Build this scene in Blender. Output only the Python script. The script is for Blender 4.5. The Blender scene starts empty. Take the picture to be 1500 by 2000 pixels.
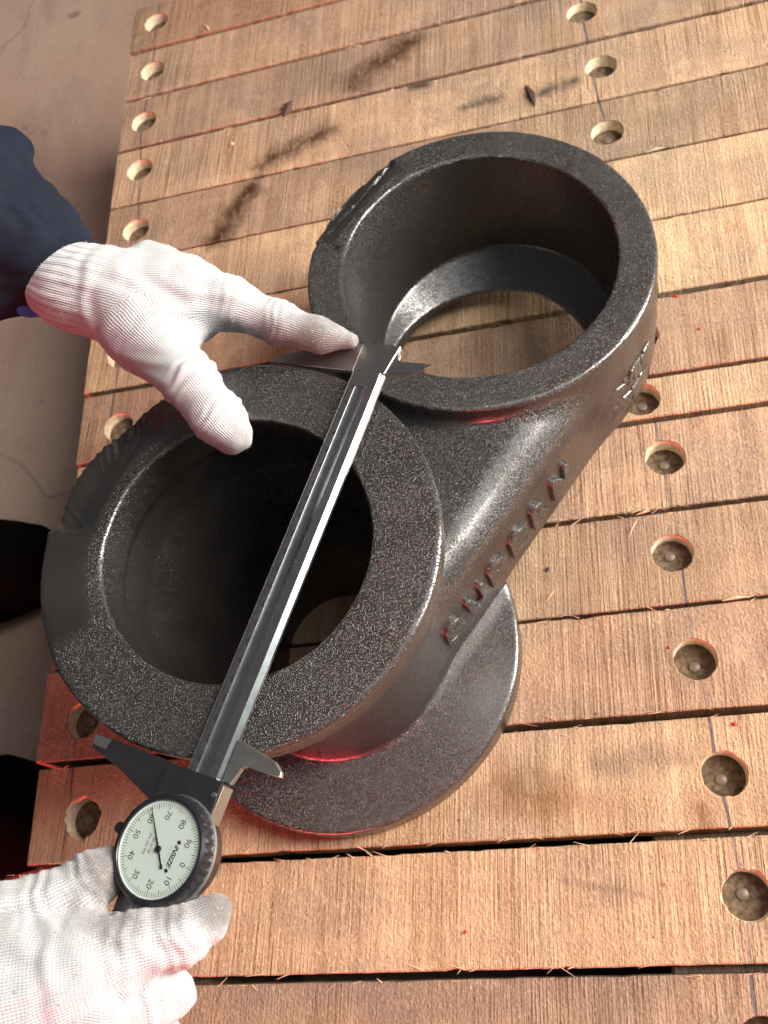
import bpy, bmesh, math, random
import numpy as np
from mathutils import Matrix, Vector

random.seed(7)
rng = np.random.default_rng(7)
SC = bpy.context.scene
COL = SC.collection

# ------------------------------------------------------------------ camera
CAM_R = np.array([[0.9685318168, 0.1300664360, 0.2122000049],
                  [-0.0276814313, 0.9035895912, -0.4275039054],
                  [-0.2473456250, 0.4081771343, 0.8787556935]])
CAM_P = np.array([0.0, 0.0, 0.60019])
FPX = 1779.31
cam_d = bpy.data.cameras.new('camera')
cam_d.sensor_fit = 'VERTICAL'
cam_d.sensor_height = 36.0
cam_d.sensor_width = 27.0
cam_d.lens = 36.0 * FPX / 2000.0
cam_d.clip_start = 0.02
cam_d.clip_end = 60
cam_d.dof.use_dof = True
cam_d.dof.focus_distance = 0.43
cam_d.dof.aperture_fstop = 18.0
cam = bpy.data.objects.new('camera', cam_d)
COL.objects.link(cam)
M4 = Matrix.Identity(4)
for i in range(3):
    for j in range(3):
        M4[i][j] = CAM_R[i, j]
    M4[i][3] = CAM_P[i]
cam.matrix_world = M4
SC.camera = cam

# ------------------------------------------------------------------ world, lamps, exposure
world = bpy.data.worlds.new('World')
SC.world = world
world.use_nodes = True
wb = world.node_tree.nodes['Background']
wb.inputs[0].default_value = (0.97, 0.95, 0.95, 1)
wb.inputs[1].default_value = 0.105


def area(name, loc, target, sx, sy, power, color):
    d = bpy.data.lights.new(name, 'AREA')
    d.shape = 'RECTANGLE'
    d.size = sx
    d.size_y = sy
    d.energy = power
    d.color = color
    o = bpy.data.objects.new(name, d)
    COL.objects.link(o)
    o.location = loc
    o.rotation_euler = (Vector(target) - Vector(loc)).to_track_quat('-Z', 'Y').to_euler()
    return o


area('doorway_light', (1.50, 0.42, 1.18), (-0.1, 0.3, 0.62), 0.75, 2.1, 152, (1.0, 0.94, 0.845))
area('overhead_fill_light', (0.50, 0.42, 2.3), (-0.1, 0.3, 0.1), 0.8, 0.8, 5, (0.96, 0.97, 1.0))  # unseen overhead lamp, added as a weak ambient fill
area('red_bounce_light', (-1.15, -2.3, 0.46), (-0.25, 0.3, 0.0), 1.5, 0.5, 98, (1.0, 0.09, 0.10))

SC.view_settings.view_transform = 'Standard'
SC.view_settings.look = 'None'
SC.view_settings.exposure = 0.0
SC.view_settings.gamma = 1.0
SC.render.engine = 'CYCLES'
SC.cycles.use_denoising = True
SC.cycles.denoising_prefilter = 'ACCURATE'
SC.cycles.max_bounces = 8
SC.cycles.sample_clamp_indirect = 6


# ------------------------------------------------------------------ helpers
def px(p, z):
    """photo pixel -> point on the horizontal plane at height z"""
    d = CAM_R @ np.array([(p[0] - 750) / FPX, -(p[1] - 1000) / FPX, -1.0])
    return CAM_P + d * ((z - CAM_P[2]) / d[2])


def tag(o, label=None, cat=None, group=None, kind=None):
    if label: o['label'] = label
    if cat: o['category'] = cat
    if group: o['group'] = group
    if kind: o['kind'] = kind
    return o


def empty(name, loc, label, cat, rot=None, group=None):
    o = bpy.data.objects.new(name, None)
    o.empty_display_size = 0.02
    COL.objects.link(o)
    if rot is not None:
        m = Matrix(rot).to_4x4()
        m.translation = Vector(loc)
        o.matrix_world = m
    else:
        o.location = loc
    tag(o, label, cat, group)
    return o


def link(name, me, mat, parent=None, loc=(0, 0, 0)):
    o = bpy.data.objects.new(name, me)
    COL.objects.link(o)
    if mat is not None and len(me.materials) == 0:
        me.materials.append(mat)
    o.parent = parent
    o.location = loc
    return o


def mesh(name, v, f, mat, parent=None, origin=(0, 0, 0), smooth=False):
    v = np.asarray(v, float) - np.asarray(origin, float)
    me = bpy.data.meshes.new(name)
    me.from_pydata([tuple(x) for x in v], [], [tuple(x) for x in f])
    if smooth:
        me.polygons.foreach_set('use_smooth', [True] * len(me.polygons))
    me.update()
    return link(name, me, mat, parent)


def bm_obj(name, bm, mat, parent=None, smooth=False):
    me = bpy.data.meshes.new(name)
    bmesh.ops.recalc_face_normals(bm, faces=bm.faces)
    bm.to_mesh(me)
    bm.free()
    if smooth:
        me.polygons.foreach_set('use_smooth', [True] * len(me.polygons))
    return link(name, me, mat, parent)


def prism(name, poly, h0, h1, mat, parent, s=1.0, bev=0.0, seg=1):
    bm = bmesh.new()
    lo = [bm.verts.new((x * s, y * s, h0 * s)) for x, y in poly]
    hi = [bm.verts.new((x * s, y * s, h1 * s)) for x, y in poly]
    bm.faces.new(lo[::-1])
    bm.faces.new(hi)
    n = len(poly)
    for i in range(n):
        bm.faces.new((lo[i], lo[(i + 1) % n], hi[(i + 1) % n], hi[i]))
    if bev:
        bmesh.ops.bevel(bm, geom=list(bm.edges), offset=bev * s, segments=seg, affect='EDGES', clamp_overlap=True)
    return bm_obj(name, bm, mat, parent)


def lathe(name, prof, mat, parent, n=48, c=(0, 0, 0), smooth=True, close=False):
    v, f = [], []
    for r, z in prof:
        for i in range(n):
            a = 2 * math.pi * i / n
            v.append((c[0] + r * math.cos(a), c[1] + r * math.sin(a), c[2] + z))
    for k in range(len(prof) - 1):
        for i in range(n):
            j = (i + 1) % n
            f.append((k * n + i, k * n + j, (k + 1) * n + j, (k + 1) * n + i))
    f.append(tuple(range(n))[::-1])
    f.append(tuple((len(prof) - 1) * n + i for i in range(n)))
    o = mesh(name, v, f, mat, parent, smooth=smooth)
    if smooth:
        m = o.modifiers.new('edges', 'EDGE_SPLIT')
        m.split_angle = math.radians(35)
    return o


def text_mesh(name, body, size, mat, parent, M, extrude=0.0, bevel=0.0, shear=0.0, align='CENTER', fit=None, bold=0.0):
    cu = bpy.data.curves.new(name, 'FONT')
    cu.body = body
    cu.size = size
    cu.extrude = extrude
    cu.bevel_depth = bevel
    cu.shear = shear
    cu.offset = bold
    cu.align_x = align
    cu.align_y = 'CENTER'
    cu.resolution_u = 3
    t = bpy.data.objects.new('tmp', cu)
    COL.objects.link(t)
    dg = bpy.context.evaluated_depsgraph_get()
    me = bpy.data.meshes.new_from_object(t.evaluated_get(dg))
    bpy.data.objects.remove(t)
    me.name = name
    if fit:
        co = np.array([v.co[:] for v in me.vertices])
        lo, hi = co.min(0), co.max(0)
        for v in me.vertices:
            v.co.x = (v.co.x - (lo[0] + hi[0]) / 2) * fit[0] / (hi[0] - lo[0])
            v.co.y = (v.co.y - (lo[1] + hi[1]) / 2) * fit[1] / (hi[1] - lo[1])
    me.transform(M)
    me.materials.clear()
    return link(name, me, mat, parent)


def join_meshes(name, objs, mat, parent):
    bm = bmesh.new()
    for o in objs:
        bm.from_mesh(o.data)
        me = o.data
        bpy.data.objects.remove(o)
        bpy.data.meshes.remove(me)
    me = bpy.data.meshes.new(name)
    bm.to_mesh(me)
    bm.free()
    return link(name, me, mat, parent)


# ---- implicit surfaces -> mesh (surface nets)
def grid(lo, hi, h):
    n = [int(math.ceil((hi[i] - lo[i]) / h)) + 1 for i in range(3)]
    ax = [np.float32(lo[i]) + np.arange(n[i], dtype=np.float32) * np.float32(h) for i in range(3)]
    return ax[0][:, None, None], ax[1][None, :, None], ax[2][None, None, :], n


def smin(a, b, k):
    hh = np.clip(0.5 + 0.5 * (b - a) / k, 0, 1)
    return b + (a - b) * hh - k * hh * (1 - hh)


def smax(a, b, k):
    return -smin(-a, -b, k)


def cone(X, Y, Z, a, b, ra, rb):
    a = np.asarray(a, np.float32)
    b = np.asarray(b, np.float32)
    d = b - a
    L2 = float(d @ d)
    t = np.clip(((X - a[0]) * d[0] + (Y - a[1]) * d[1] + (Z - a[2]) * d[2]) / L2, 0, 1)
    return np.sqrt((X - a[0] - t * d[0]) ** 2 + (Y - a[1] - t * d[1]) ** 2 + (Z - a[2] - t * d[2]) ** 2) - (ra + (rb - ra) * t)


def nets(D, lo, h):
    S = D < 0
    n = D.shape
    c = [slice(0, -1), slice(1, None)]
    corners = [(i, j, k) for i in (0, 1) for j in (0, 1) for k in (0, 1)]
    cnt = np.zeros([m - 1 for m in n], np.uint8)
    for i, j, k in corners:
        cnt += S[c[i], c[j], c[k]]
    act = (cnt > 0) & (cnt < 8)
    idx = np.argwhere(act)
    vid = np.full(act.shape, -1, np.int64)
    vid[tuple(idx.T)] = np.arange(len(idx))
    P = np.zeros((len(idx), 3))
    W = np.zeros(len(idx))
    vals = {cn: D[tuple((idx + cn).T)].astype(float) for cn in corners}
    for a in corners:
        for ax in range(3):
            if a[ax] == 0:
                b = list(a); b[ax] = 1; b = tuple(b)
                va, vb = vals[a], vals[b]
                m = (va < 0) != (vb < 0)
                t = va[m] / (va[m] - vb[m])
                q = np.tile(np.array(a, float), (m.sum(), 1))
                q[:, ax] += t
                P[m] += q
                W[m] += 1
    P = (idx + P / W[:, None]) * h + np.asarray(lo)
    F = []
    for ax in range(3):
        sl0 = [slice(None)] * 3; sl1 = [slice(None)] * 3
        sl0[ax] = slice(0, -1); sl1[ax] = slice(1, None)
        s0, s1 = S[tuple(sl0)], S[tuple(sl1)]
        e = np.argwhere(s0 != s1)
        u, v = (ax + 1) % 3, (ax + 2) % 3
        ok = (e[:, u] > 0) & (e[:, v] > 0) & (e[:, u] < n[u] - 1) & (e[:, v] < n[v] - 1)
        e = e[ok]
        fl = S[tuple(e.T)]
        def get(du, dv):
            q = e.copy(); q[:, u] += du; q[:, v] += dv
            return vid[tuple(q.T)]
        quad = np.stack([get(-1, -1), get(0, -1), get(0, 0), get(-1, 0)], 1)
        quad[~fl] = quad[~fl][:, ::-1]
        F.append(quad)
    return P, np.concatenate(F)


def relax(P, F, it=2, lam=0.5):
    E = np.concatenate([F[:, [0, 1]], F[:, [1, 2]], F[:, [2, 3]], F[:, [3, 0]]])
    E = np.concatenate([E, E[:, ::-1]])
    for s in range(it):
        A = np.zeros_like(P); C = np.zeros(len(P))
        for ax in range(3):
            A[:, ax] = np.bincount(E[:, 0], P[E[:, 1], ax], len(P))
        C = np.bincount(E[:, 0], minlength=len(P))
        P = P + lam * (A / np.maximum(C, 1)[:, None] - P)
    return P


def np_mesh(name, P, F, smooth=True):
    me = bpy.data.meshes.new(name)
    me.vertices.add(len(P))
    me.vertices.foreach_set('co', np.asarray(P, np.float32).ravel())
    k = F.shape[1]
    me.loops.add(len(F) * k)
    me.loops.foreach_set('vertex_index', F.ravel().astype(np.int32))
    me.polygons.add(len(F))
    me.polygons.foreach_set('loop_start', np.arange(0, len(F) * k, k, dtype=np.int32))
    me.polygons.foreach_set('use_smooth', np.ones(len(F), bool))
    me.update(calc_edges=True)
    return me


def vnormals(P, F):
    n = np.cross(P[F[:, 2]] - P[F[:, 0]], P[F[:, 3]] - P[F[:, 1]])
    N = np.zeros_like(P)
    for c_ in range(4):
        for ax in range(3):
            N[:, ax] += np.bincount(F[:, c_], n[:, ax], len(P))
    return N / np.maximum(np.linalg.norm(N, axis=1), 1e-12)[:, None]


# ------------------------------------------------------------------ materials
class NT:
    def __init__(self, name):
        self.m = bpy.data.materials.new(name)
        self.m.use_nodes = True
        self.t = self.m.node_tree
        self.b = self.t.nodes['Principled BSDF']

    def n(self, typ, **kw):
        nd = self.t.nodes.new(typ)
        for k, v in kw.items():
            if k.startswith('i_'):
                key = k[2:]
                nd.inputs[int(key) if key.isdigit() else key].default_value = v
            else:
                setattr(nd, k, v)
        return nd

    def l(self, a, b):
        self.t.links.new(a, b)

    def val(self, x, sock):
        if isinstance(x, (int, float)):
            sock.default_value = x
        else:
            self.l(x, sock)

    def math(self, op, a, b=None, clamp=False):
        nd = self.n('ShaderNodeMath', operation=op, use_clamp=clamp)
        self.val(a, nd.inputs[0])
        if b is not None:
            self.val(b, nd.inputs[1])
        return nd.outputs[0]

    def vmul(self, v, s, off=None):
        nd = self.n('ShaderNodeMapping')
        self.l(v, nd.inputs['Vector'])
        nd.inputs['Scale'].default_value = s
        if off is not None:
            nd.inputs['Location'].default_value = off
        return nd.outputs[0]

    def noise(self, vec, scale, detail=2.0, rough=0.5, dist=0.0, out='Fac'):
        nd = self.n('ShaderNodeTexNoise')
        self.l(vec, nd.inputs['Vector'])
        nd.inputs['Scale'].default_value = scale
        nd.inputs['Detail'].default_value = detail
        nd.inputs['Roughness'].default_value = rough
        nd.inputs['Distortion'].default_value = dist
        return nd.outputs[out]

    def ramp(self, fac, stops):
        nd = self.n('ShaderNodeValToRGB')
        self.l(fac, nd.inputs[0])
        cr = nd.color_ramp
        while len(cr.elements) < len(stops):
            cr.elements.new(0.5)
        for e, (p, c) in zip(cr.elements, stops):
            e.position = p
            e.color = c if len(c) == 4 else (*c, 1)
        return nd.outputs[0]

    def smooth(self, x, a, b, lo=0.0, hi=1.0):
        nd = self.n('ShaderNodeMapRange', interpolation_type='SMOOTHSTEP')
        self.val(x, nd.inputs[0])
        nd.inputs[1].default_value = a
        nd.inputs[2].default_value = b
        nd.inputs[3].default_value = lo
        nd.inputs[4].default_value = hi
        return nd.outputs[0]

    def mix(self, fac, a, b, blend='MIX'):
        nd = self.n('ShaderNodeMix', data_type='RGBA', blend_type=blend)
        self.val(fac, nd.inputs[0])
        for x, s in ((a, nd.inputs[6]), (b, nd.inputs[7])):
            if isinstance(x, tuple):
                s.default_value = x if len(x) == 4 else (*x, 1)
            else:
                self.l(x, s)
        return nd.outputs[2]

    def bump(self, h, strength, dist, normal=None):
        nd = self.n('ShaderNodeBump')
        self.l(h, nd.inputs['Height'])
        nd.inputs['Strength'].default_value = strength
        nd.inputs['Distance'].default_value = dist
        if normal is not None:
            self.l(normal, nd.inputs['Normal'])
        return nd.outputs[0]

    def set(self, **kw):
        for k, v in kw.items():
            s = self.b.inputs[k.replace('_', ' ')]
            if isinstance(v, tuple):
                s.default_value = v if len(v) == 4 else (*v, 1)
            elif isinstance(v, (int, float)):
                s.default_value = v
            else:
                self.l(v, s)

    def geo(self):
        return self.n('ShaderNodeNewGeometry').outputs['Position']

    def obj(self):
        return self.n('ShaderNodeTexCoord').outputs['Object']


def plain(name, col, rough=0.5, metal=0.0, spec=0.5):
    t = NT(name)
    t.set(Base_Color=col, Roughness=rough, Metallic=metal)
    t.b.inputs['Specular IOR Level'].default_value = spec
    return t.m


def mat_paint():
    t = NT('black_casting_paint')
    p = t.obj()
    fine = t.smooth(t.noise(p, 1350, 1.5, 0.5), 0.52, 0.84)
    mid = t.noise(p, 480, 2, 0.5)
    big = t.noise(p, 22, 3, 0.5)
    at = t.n('ShaderNodeAttribute', attribute_name='ground')
    g = at.outputs['Fac']
    hsum = t.math('ADD', fine, t.math('MULTIPLY', mid, 0.12))
    bn = t.n('ShaderNodeBump')
    t.l(hsum, bn.inputs['Height'])
    bn.inputs['Distance'].default_value = 0.0009
    t.l(t.math('SUBTRACT', 0.82, t.math('MULTIPLY', g, 0.70)), bn.inputs['Strength'])
    b2 = t.bump(big, 0.22, 0.004, bn.outputs[0])
    col = t.ramp(big, [(0.3, (0.014, 0.0130, 0.0125)), (0.7, (0.027, 0.024, 0.023))])
    spots = t.smooth(t.noise(p, 75, 2, 0.5), 0.68, 0.74)
    col = t.mix(t.math('MULTIPLY', spots, 0.5), col, (0.010, 0.009, 0.009))
    t.set(Base_Color=col, Metallic=0.0, Normal=b2)
    t.l(t.math('ADD', 0.17, t.math('MULTIPLY', mid, 0.16)), t.b.inputs['Roughness'])
    t.b.inputs['IOR'].default_value = 2.0
    return t.m


STAINS = [  # photo pixels of a stain's two ends, half width (m), colour, strength
    ((690, 165), (800, 92), 0.019, (0.060, 0.022, 0.008), 1.0),
    ((510, 325), (640, 258), 0.014, (0.045, 0.018, 0.008), 0.95),
    ((425, 470), (490, 372), 0.016, (0.050, 0.017, 0.007), 1.0),
    ((905, 215), (975, 195), 0.007, (0.05, 0.04, 0.036), 0.8),
    ((1060, 185), (1120, 162), 0.007, (0.035, 0.03, 0.03), 0.9),
    ((800, 175), (835, 168), 0.005, (0.03, 0.02, 0.016), 0.9),
    ((985, 1545), (1080, 1560), 0.018, (0.17, 0.075, 0.022), 0.75),
    ((1370, 1575), (1380, 1610), 0.004, (0.16, 0.05, 0.02), 0.7),
    ((1170, 1490), (1330, 1480), 0.013, (0.16, 0.11, 0.085), 0.5),
    ((1100, 1720), (1250, 1745), 0.003, (0.15, 0.10, 0.08), 0.5),
    ((1330, 240), (1280, 225), 0.02, (0.19, 0.13, 0.085), 0.4),
]


def mat_wood(name, fresh=False):
    t = NT(name)
    p = t.geo()
    oi = t.n('ShaderNodeObjectInfo')
    rnd = oi.outputs['Random']
    off = t.n('ShaderNodeVectorMath', operation='SCALE')
    off.inputs[0].default_value = (13.0, 7.0, 3.0)
    t.l(rnd, off.inputs['Scale'])
    add = t.n('ShaderNodeVectorMath', operation='ADD')
    t.l(p, add.inputs[0]); t.l(off.outputs[0], add.inputs[1])
    q = add.outputs[0]
    rot = t.n('ShaderNodeMapping')
    t.l(q, rot.inputs['Vector'])
    rot.inputs['Rotation'].default_value = (0, 0, math.radians(4))
    qr = rot.outputs[0]
    saw = t.noise(t.vmul(qr, (620, 12, 60)), 1.0, 3, 0.65)          # saw marks across the board
    saw2 = t.noise(t.vmul(qr, (70, 4, 40)), 1.0, 3, 0.6)
    grain = t.noise(t.vmul(q, (4, 55, 60)), 1.0, 3, 0.6, 0.6)       # grain along the board
    blot = t.noise(q, 14, 3, 0.55)
    fuzz = t.noise(t.vmul(q, (620, 420, 500)), 1.0, 3, 0.65)
    lumps = t.noise(t.vmul(q, (160, 90, 100)), 1.0, 3, 0.6)
    c = t.ramp(saw2, [(0.30, (0.250, 0.165, 0.112)), (0.50, (0.385, 0.270, 0.190)), (0.72, (0.520, 0.385, 0.280))])
    c = t.mix(0.35, c, t.ramp(grain, [(0.3, (0.31, 0.20, 0.130)), (0.7, (0.48, 0.345, 0.240))]))
    c = t.mix(t.smooth(blot, 0.40, 0.66, 0.0, 0.65), c, (0.245, 0.185, 0.155))
    blot2 = t.noise(q, 33, 4, 0.6, 0.5)
    c = t.mix(t.smooth(blot2, 0.55, 0.72, 0.0, 0.45), c, (0.235, 0.155, 0.105))
    c = t.mix(t.smooth(blot2, 0.44, 0.30, 0.0, 0.35), c, (0.56, 0.42, 0.30))
    sawm = t.smooth(t.noise(q, 8, 2, 0.5), 0.40, 0.62, 0.35, 1.5)
    c = t.mix(t.math('MULTIPLY', t.smooth(saw, 0.48, 0.34, 0.0, 0.50), sawm, True), c, (0.17, 0.10, 0.062))
    c = t.mix(t.smooth(saw, 0.56, 0.70, 0.0, 0.35), c, (0.60, 0.46, 0.33))
    c = t.mix(t.smooth(fuzz, 0.44, 0.30, 0.0, 0.5), c, (0.14, 0.085, 0.055))
    c = t.mix(t.smooth(fuzz, 0.57, 0.70, 0.0, 0.45), c, (0.68, 0.55, 0.42))
    tint = t.mix(1.0, c, oi.outputs['Color'], 'MULTIPLY')
    c = t.mix(1.0, tint, (0.815, 0.780, 0.742), 'MULTIPLY')
    # specks of dirt
    v = t.n('ShaderNodeTexVoronoi')
    t.l(q, v.inputs['Vector']); v.inputs['Scale'].default_value = 95
    rsel = t.smooth(t.n('ShaderNodeSeparateColor').outputs[0], 0, 1)
    sep = t.n('ShaderNodeSeparateColor'); t.l(v.outputs['Color'], sep.inputs[0])
    keep = t.smooth(sep.outputs[0], 0.80, 0.86)
    rad = t.math('MULTIPLY', sep.outputs[1], 0.11)
    dot = t.math('LESS_THAN', t.math('ADD', v.outputs['Distance'], t.math('MULTIPLY', fuzz, 0.06)), t.math('ADD', rad, 0.03))
    c = t.mix(t.math('MULTIPLY', t.math('MULTIPLY', dot, keep), 0.8), c, (0.07, 0.04, 0.028))
    sxyz = t.n('ShaderNodeSeparateXYZ'); t.l(p, sxyz.inputs[0])
    X, Y = sxyz.outputs[0], sxyz.outputs[1]
    if not fresh:
        wob = t.math('SUBTRACT', t.noise(p, 60, 3, 0.6), 0.5)
        for a, b, r, colr, st in STAINS:
            A, B = px(a, 0)[:2], px(b, 0)[:2]
            d = B - A; L = float(np.hypot(*d)); d = d / L
            s = t.math('ADD', t.math('MULTIPLY', t.math('SUBTRACT', X, float(A[0])), float(d[0])), t.math('MULTIPLY', t.math('SUBTRACT', Y, float(A[1])), float(d[1])))
            u = t.math('ADD', t.math('MULTIPLY', t.math('SUBTRACT', X, float(A[0])), -float(d[1])), t.math('MULTIPLY', t.math('SUBTRACT', Y, float(A[1])), float(d[0])))
            over = t.math('SUBTRACT', s, t.math('MINIMUM', t.math('MAXIMUM', s, 0.0), L))
            dist = t.math('SQRT', t.math('ADD', t.math('MULTIPLY', u, u), t.math('MULTIPLY', over, over)))
            dist = t.math('ADD', dist, t.math('MULTIPLY', wob, r * 2.0))
            dist = t.math('ADD', dist, t.math('MULTIPLY', t.math('SUBTRACT', saw, 0.5), r * 0.22))
            m = t.math('MULTIPLY', t.smooth(dist, -r * 0.3, r * 1.5, st, 0.0), t.smooth(lumps, 0.28, 0.5, 0.45, 1.0))
            c = t.mix(m, c, colr)
        # marking-out lines struck across the boards at the two rows of holes
        for x0 in (-0.3830, 0.0590):
            w_ = t.math('MULTIPLY', t.math('SUBTRACT', t.noise(t.vmul(p, (1, 9, 1)), 1.0, 1), 0.5), 0.016)
            dd = t.math('ABSOLUTE', t.math('ADD', t.math('SUBTRACT', X, x0), w_))
            m = t.math('MULTIPLY', t.smooth(dd, 0.0006, 0.0014, 0.85, 0.0), t.smooth(blot, 0.42, 0.56, 1.0, 0.3))
            c = t.mix(m, c, (0.075, 0.07, 0.085))
    h = t.math('ADD', t.math('MULTIPLY', t.math('MULTIPLY', saw, sawm), 1.2), t.math('MULTIPLY', lumps, 0.7))
    h = t.math('ADD', h, t.math('MULTIPLY', fuzz, 1.1))
    t.set(Base_Color=c, Normal=t.bump(h, 0.9, 0.0015), Roughness=0.8)
    t.b.inputs['Specular IOR Level'].default_value = 0.25
    return t.m


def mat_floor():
    t = NT('concrete_red_light_tint')
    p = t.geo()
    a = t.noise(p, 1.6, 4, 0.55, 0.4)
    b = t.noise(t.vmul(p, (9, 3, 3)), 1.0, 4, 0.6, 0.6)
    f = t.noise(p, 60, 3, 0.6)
    c = t.ramp(a, [(0.35, (0.36, 0.235, 0.180)), (0.65, (0.47, 0.355, 0.285))])  # red bounce light on the floor is mixed into these base colours
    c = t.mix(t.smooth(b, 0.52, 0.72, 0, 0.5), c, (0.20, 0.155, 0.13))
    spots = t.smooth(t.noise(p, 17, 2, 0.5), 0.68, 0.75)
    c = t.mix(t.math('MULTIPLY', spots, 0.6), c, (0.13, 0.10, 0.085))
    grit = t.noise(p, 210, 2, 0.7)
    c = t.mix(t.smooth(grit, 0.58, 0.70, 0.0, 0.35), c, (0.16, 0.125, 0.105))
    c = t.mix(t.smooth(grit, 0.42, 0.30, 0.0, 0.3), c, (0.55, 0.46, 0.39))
    # thin cracks
    v = t.n('ShaderNodeTexVoronoi', feature='DISTANCE_TO_EDGE')
    nz = t.n('ShaderNodeTexNoise'); t.l(p, nz.inputs['Vector']); nz.inputs['Scale'].default_value = 7
    mixv = t.n('ShaderNodeMix', data_type='VECTOR'); mixv.inputs[0].default_value = 0.10
    t.l(p, mixv.inputs[4]); t.l(nz.outputs['Color'], mixv.inputs[5])
    t.l(mixv.outputs[1], v.inputs['Vector']); v.inputs['Scale'].default_value = 3.1
    cr = t.smooth(v.outputs['Distance'], 0.002, 0.009, 0.35, 0.0)
    c = t.mix(t.math('MULTIPLY', cr, t.smooth(a, 0.45, 0.55)), c, (0.11, 0.085, 0.075))
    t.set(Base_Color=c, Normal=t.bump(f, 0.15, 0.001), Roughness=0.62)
    return t.m


def mat_steel(name, col, rough, brush=0.0):
    t = NT(name)
    p = t.obj()
    n = t.noise(t.vmul(p, (40, 1400, 1400)), 1.0, 2, 0.6)
    s = t.noise(p, 130, 3, 0.6)
    t.set(Base_Color=col, Metallic=1.0)
    t.l(t.math('ADD', rough, t.math('MULTIPLY', t.math('SUBTRACT', s, 0.5), 0.16)), t.b.inputs['Roughness'])
    t.set(Normal=t.bump(n, 0.05 + brush, 0.0003))
    return t.m


def mat_glove():
    t = NT('white_cotton_knit')
    at = t.n('ShaderNodeAttribute', attribute_name='knit')
    sx = t.n('ShaderNodeSeparateXYZ'); t.l(at.outputs['Vector'], sx.inputs[0])
    U, V, cuff = sx.outputs[0], sx.outputs[1], sx.outputs[2]
    p = t.obj()
    wob = t.math('MULTIPLY', t.math('SUBTRACT', t.noise(p, 90, 2), 0.5), 0.0016)
    per = 0.00118
    ph = t.math('MULTIPLY', t.math('ADD', U, wob), 2 * math.pi / per)
    wale = t.math('SINE', ph)
    st = t.math('SINE', t.math('ADD', t.math('MULTIPLY', t.math('ADD', V, wob), 2 * math.pi / 0.0014), t.math('MULTIPLY', wale, 0.9)))
    rib = t.math('SINE', t.math('MULTIPLY', U, 2 * math.pi / 0.0046))
    h = t.math('ADD', t.math('MULTIPLY', wale, 0.5), t.math('MULTIPLY', st, 0.12))
    h = t.math('ADD', h, t.math('MULTIPLY', t.math('MULTIPLY', rib, cuff), 0.75))
    fz = t.noise(p, 1500, 2, 0.6)
    h = t.math('ADD', h, t.math('MULTIPLY', fz, 0.9))
    d = t.n('ShaderNodeAttribute', attribute_name='dirt').outputs['Fac']
    dn = t.noise(p, 160, 4, 0.65)
    dn2 = t.noise(p, 900, 2, 0.6)
    m = t.smooth(t.math('ADD', t.math('MULTIPLY', d, 0.9), t.math('MULTIPLY', t.math('ADD', t.math('MULTIPLY', dn, 0.6), t.math('MULTIPLY', dn2, 0.5)), 0.7)), 0.48, 1.05, 0.0, 0.72)
    c = t.mix(t.smooth(h, -0.9, 0.6), (0.175, 0.175, 0.19), (0.45, 0.45, 0.47))
    c = t.mix(m, c, (0.105, 0.080, 0.068))
    specks = t.smooth(t.noise(p, 420, 1, 0.5), 0.73, 0.77)
    c = t.mix(t.math('MULTIPLY', specks, 0.55), c, (0.20, 0.18, 0.17))
    t.set(Base_Color=c, Roughness=0.95, Normal=t.bump(h, 0.6, 0.00042))
    t.b.inputs['Specular IOR Level'].default_value = 0.1
    t.b.inputs['Sheen Weight'].default_value = 0.25
    t.b.inputs['Sheen Roughness'].default_value = 0.5
    return t.m


def mat_twill(name, c0, c1):
    t = NT(name)
    at = t.n('ShaderNodeAttribute', attribute_name='knit')
    sx = t.n('ShaderNodeSeparateXYZ'); t.l(at.outputs['Vector'], sx.inputs[0])
    ph = t.math('ADD', t.math('MULTIPLY', sx.outputs[0], 2 * math.pi / 0.0012), t.math('MULTIPLY', sx.outputs[1], 2 * math.pi / 0.0016))
    w_ = t.math('SINE', ph)
    p = t.obj()
    n = t.noise(p, 1200, 2, 0.6)
    b = t.noise(p, 40, 3, 0.6)
    h = t.math('ADD', t.math('MULTIPLY', w_, 0.5), t.math('MULTIPLY', n, 0.6))
    c = t.mix(t.smooth(h, -0.3, 0.9), c0, c1)
    c = t.mix(t.smooth(b, 0.45, 0.75, 0, 0.4), c, tuple(x * 1.5 for x in c1))
    t.set(Base_Color=c, Roughness=0.85, Normal=t.bump(h, 0.3, 0.0003))
    t.b.inputs['Specular IOR Level'].default_value = 0.2
    t.b.inputs['Sheen Weight'].default_value = 0.015
    return t.m


M_PAINT = mat_paint()
M_WOOD = mat_wood('rough_sawn_wood')
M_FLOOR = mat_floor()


def mat_bore(name, c0, c1):
    t = NT(name)
    p = t.geo()
    n = t.noise(t.vmul(p, (500, 500, 900)), 1.0, 3, 0.6)
    g = t.noise(p, 260, 3, 0.6)
    t.set(Base_Color=t.ramp(g, [(0.35, c0), (0.65, c1)]), Roughness=0.85, Normal=t.bump(n, 0.5, 0.0006))
    t.b.inputs['Specular IOR Level'].default_value = 0.2
    return t.m


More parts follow.
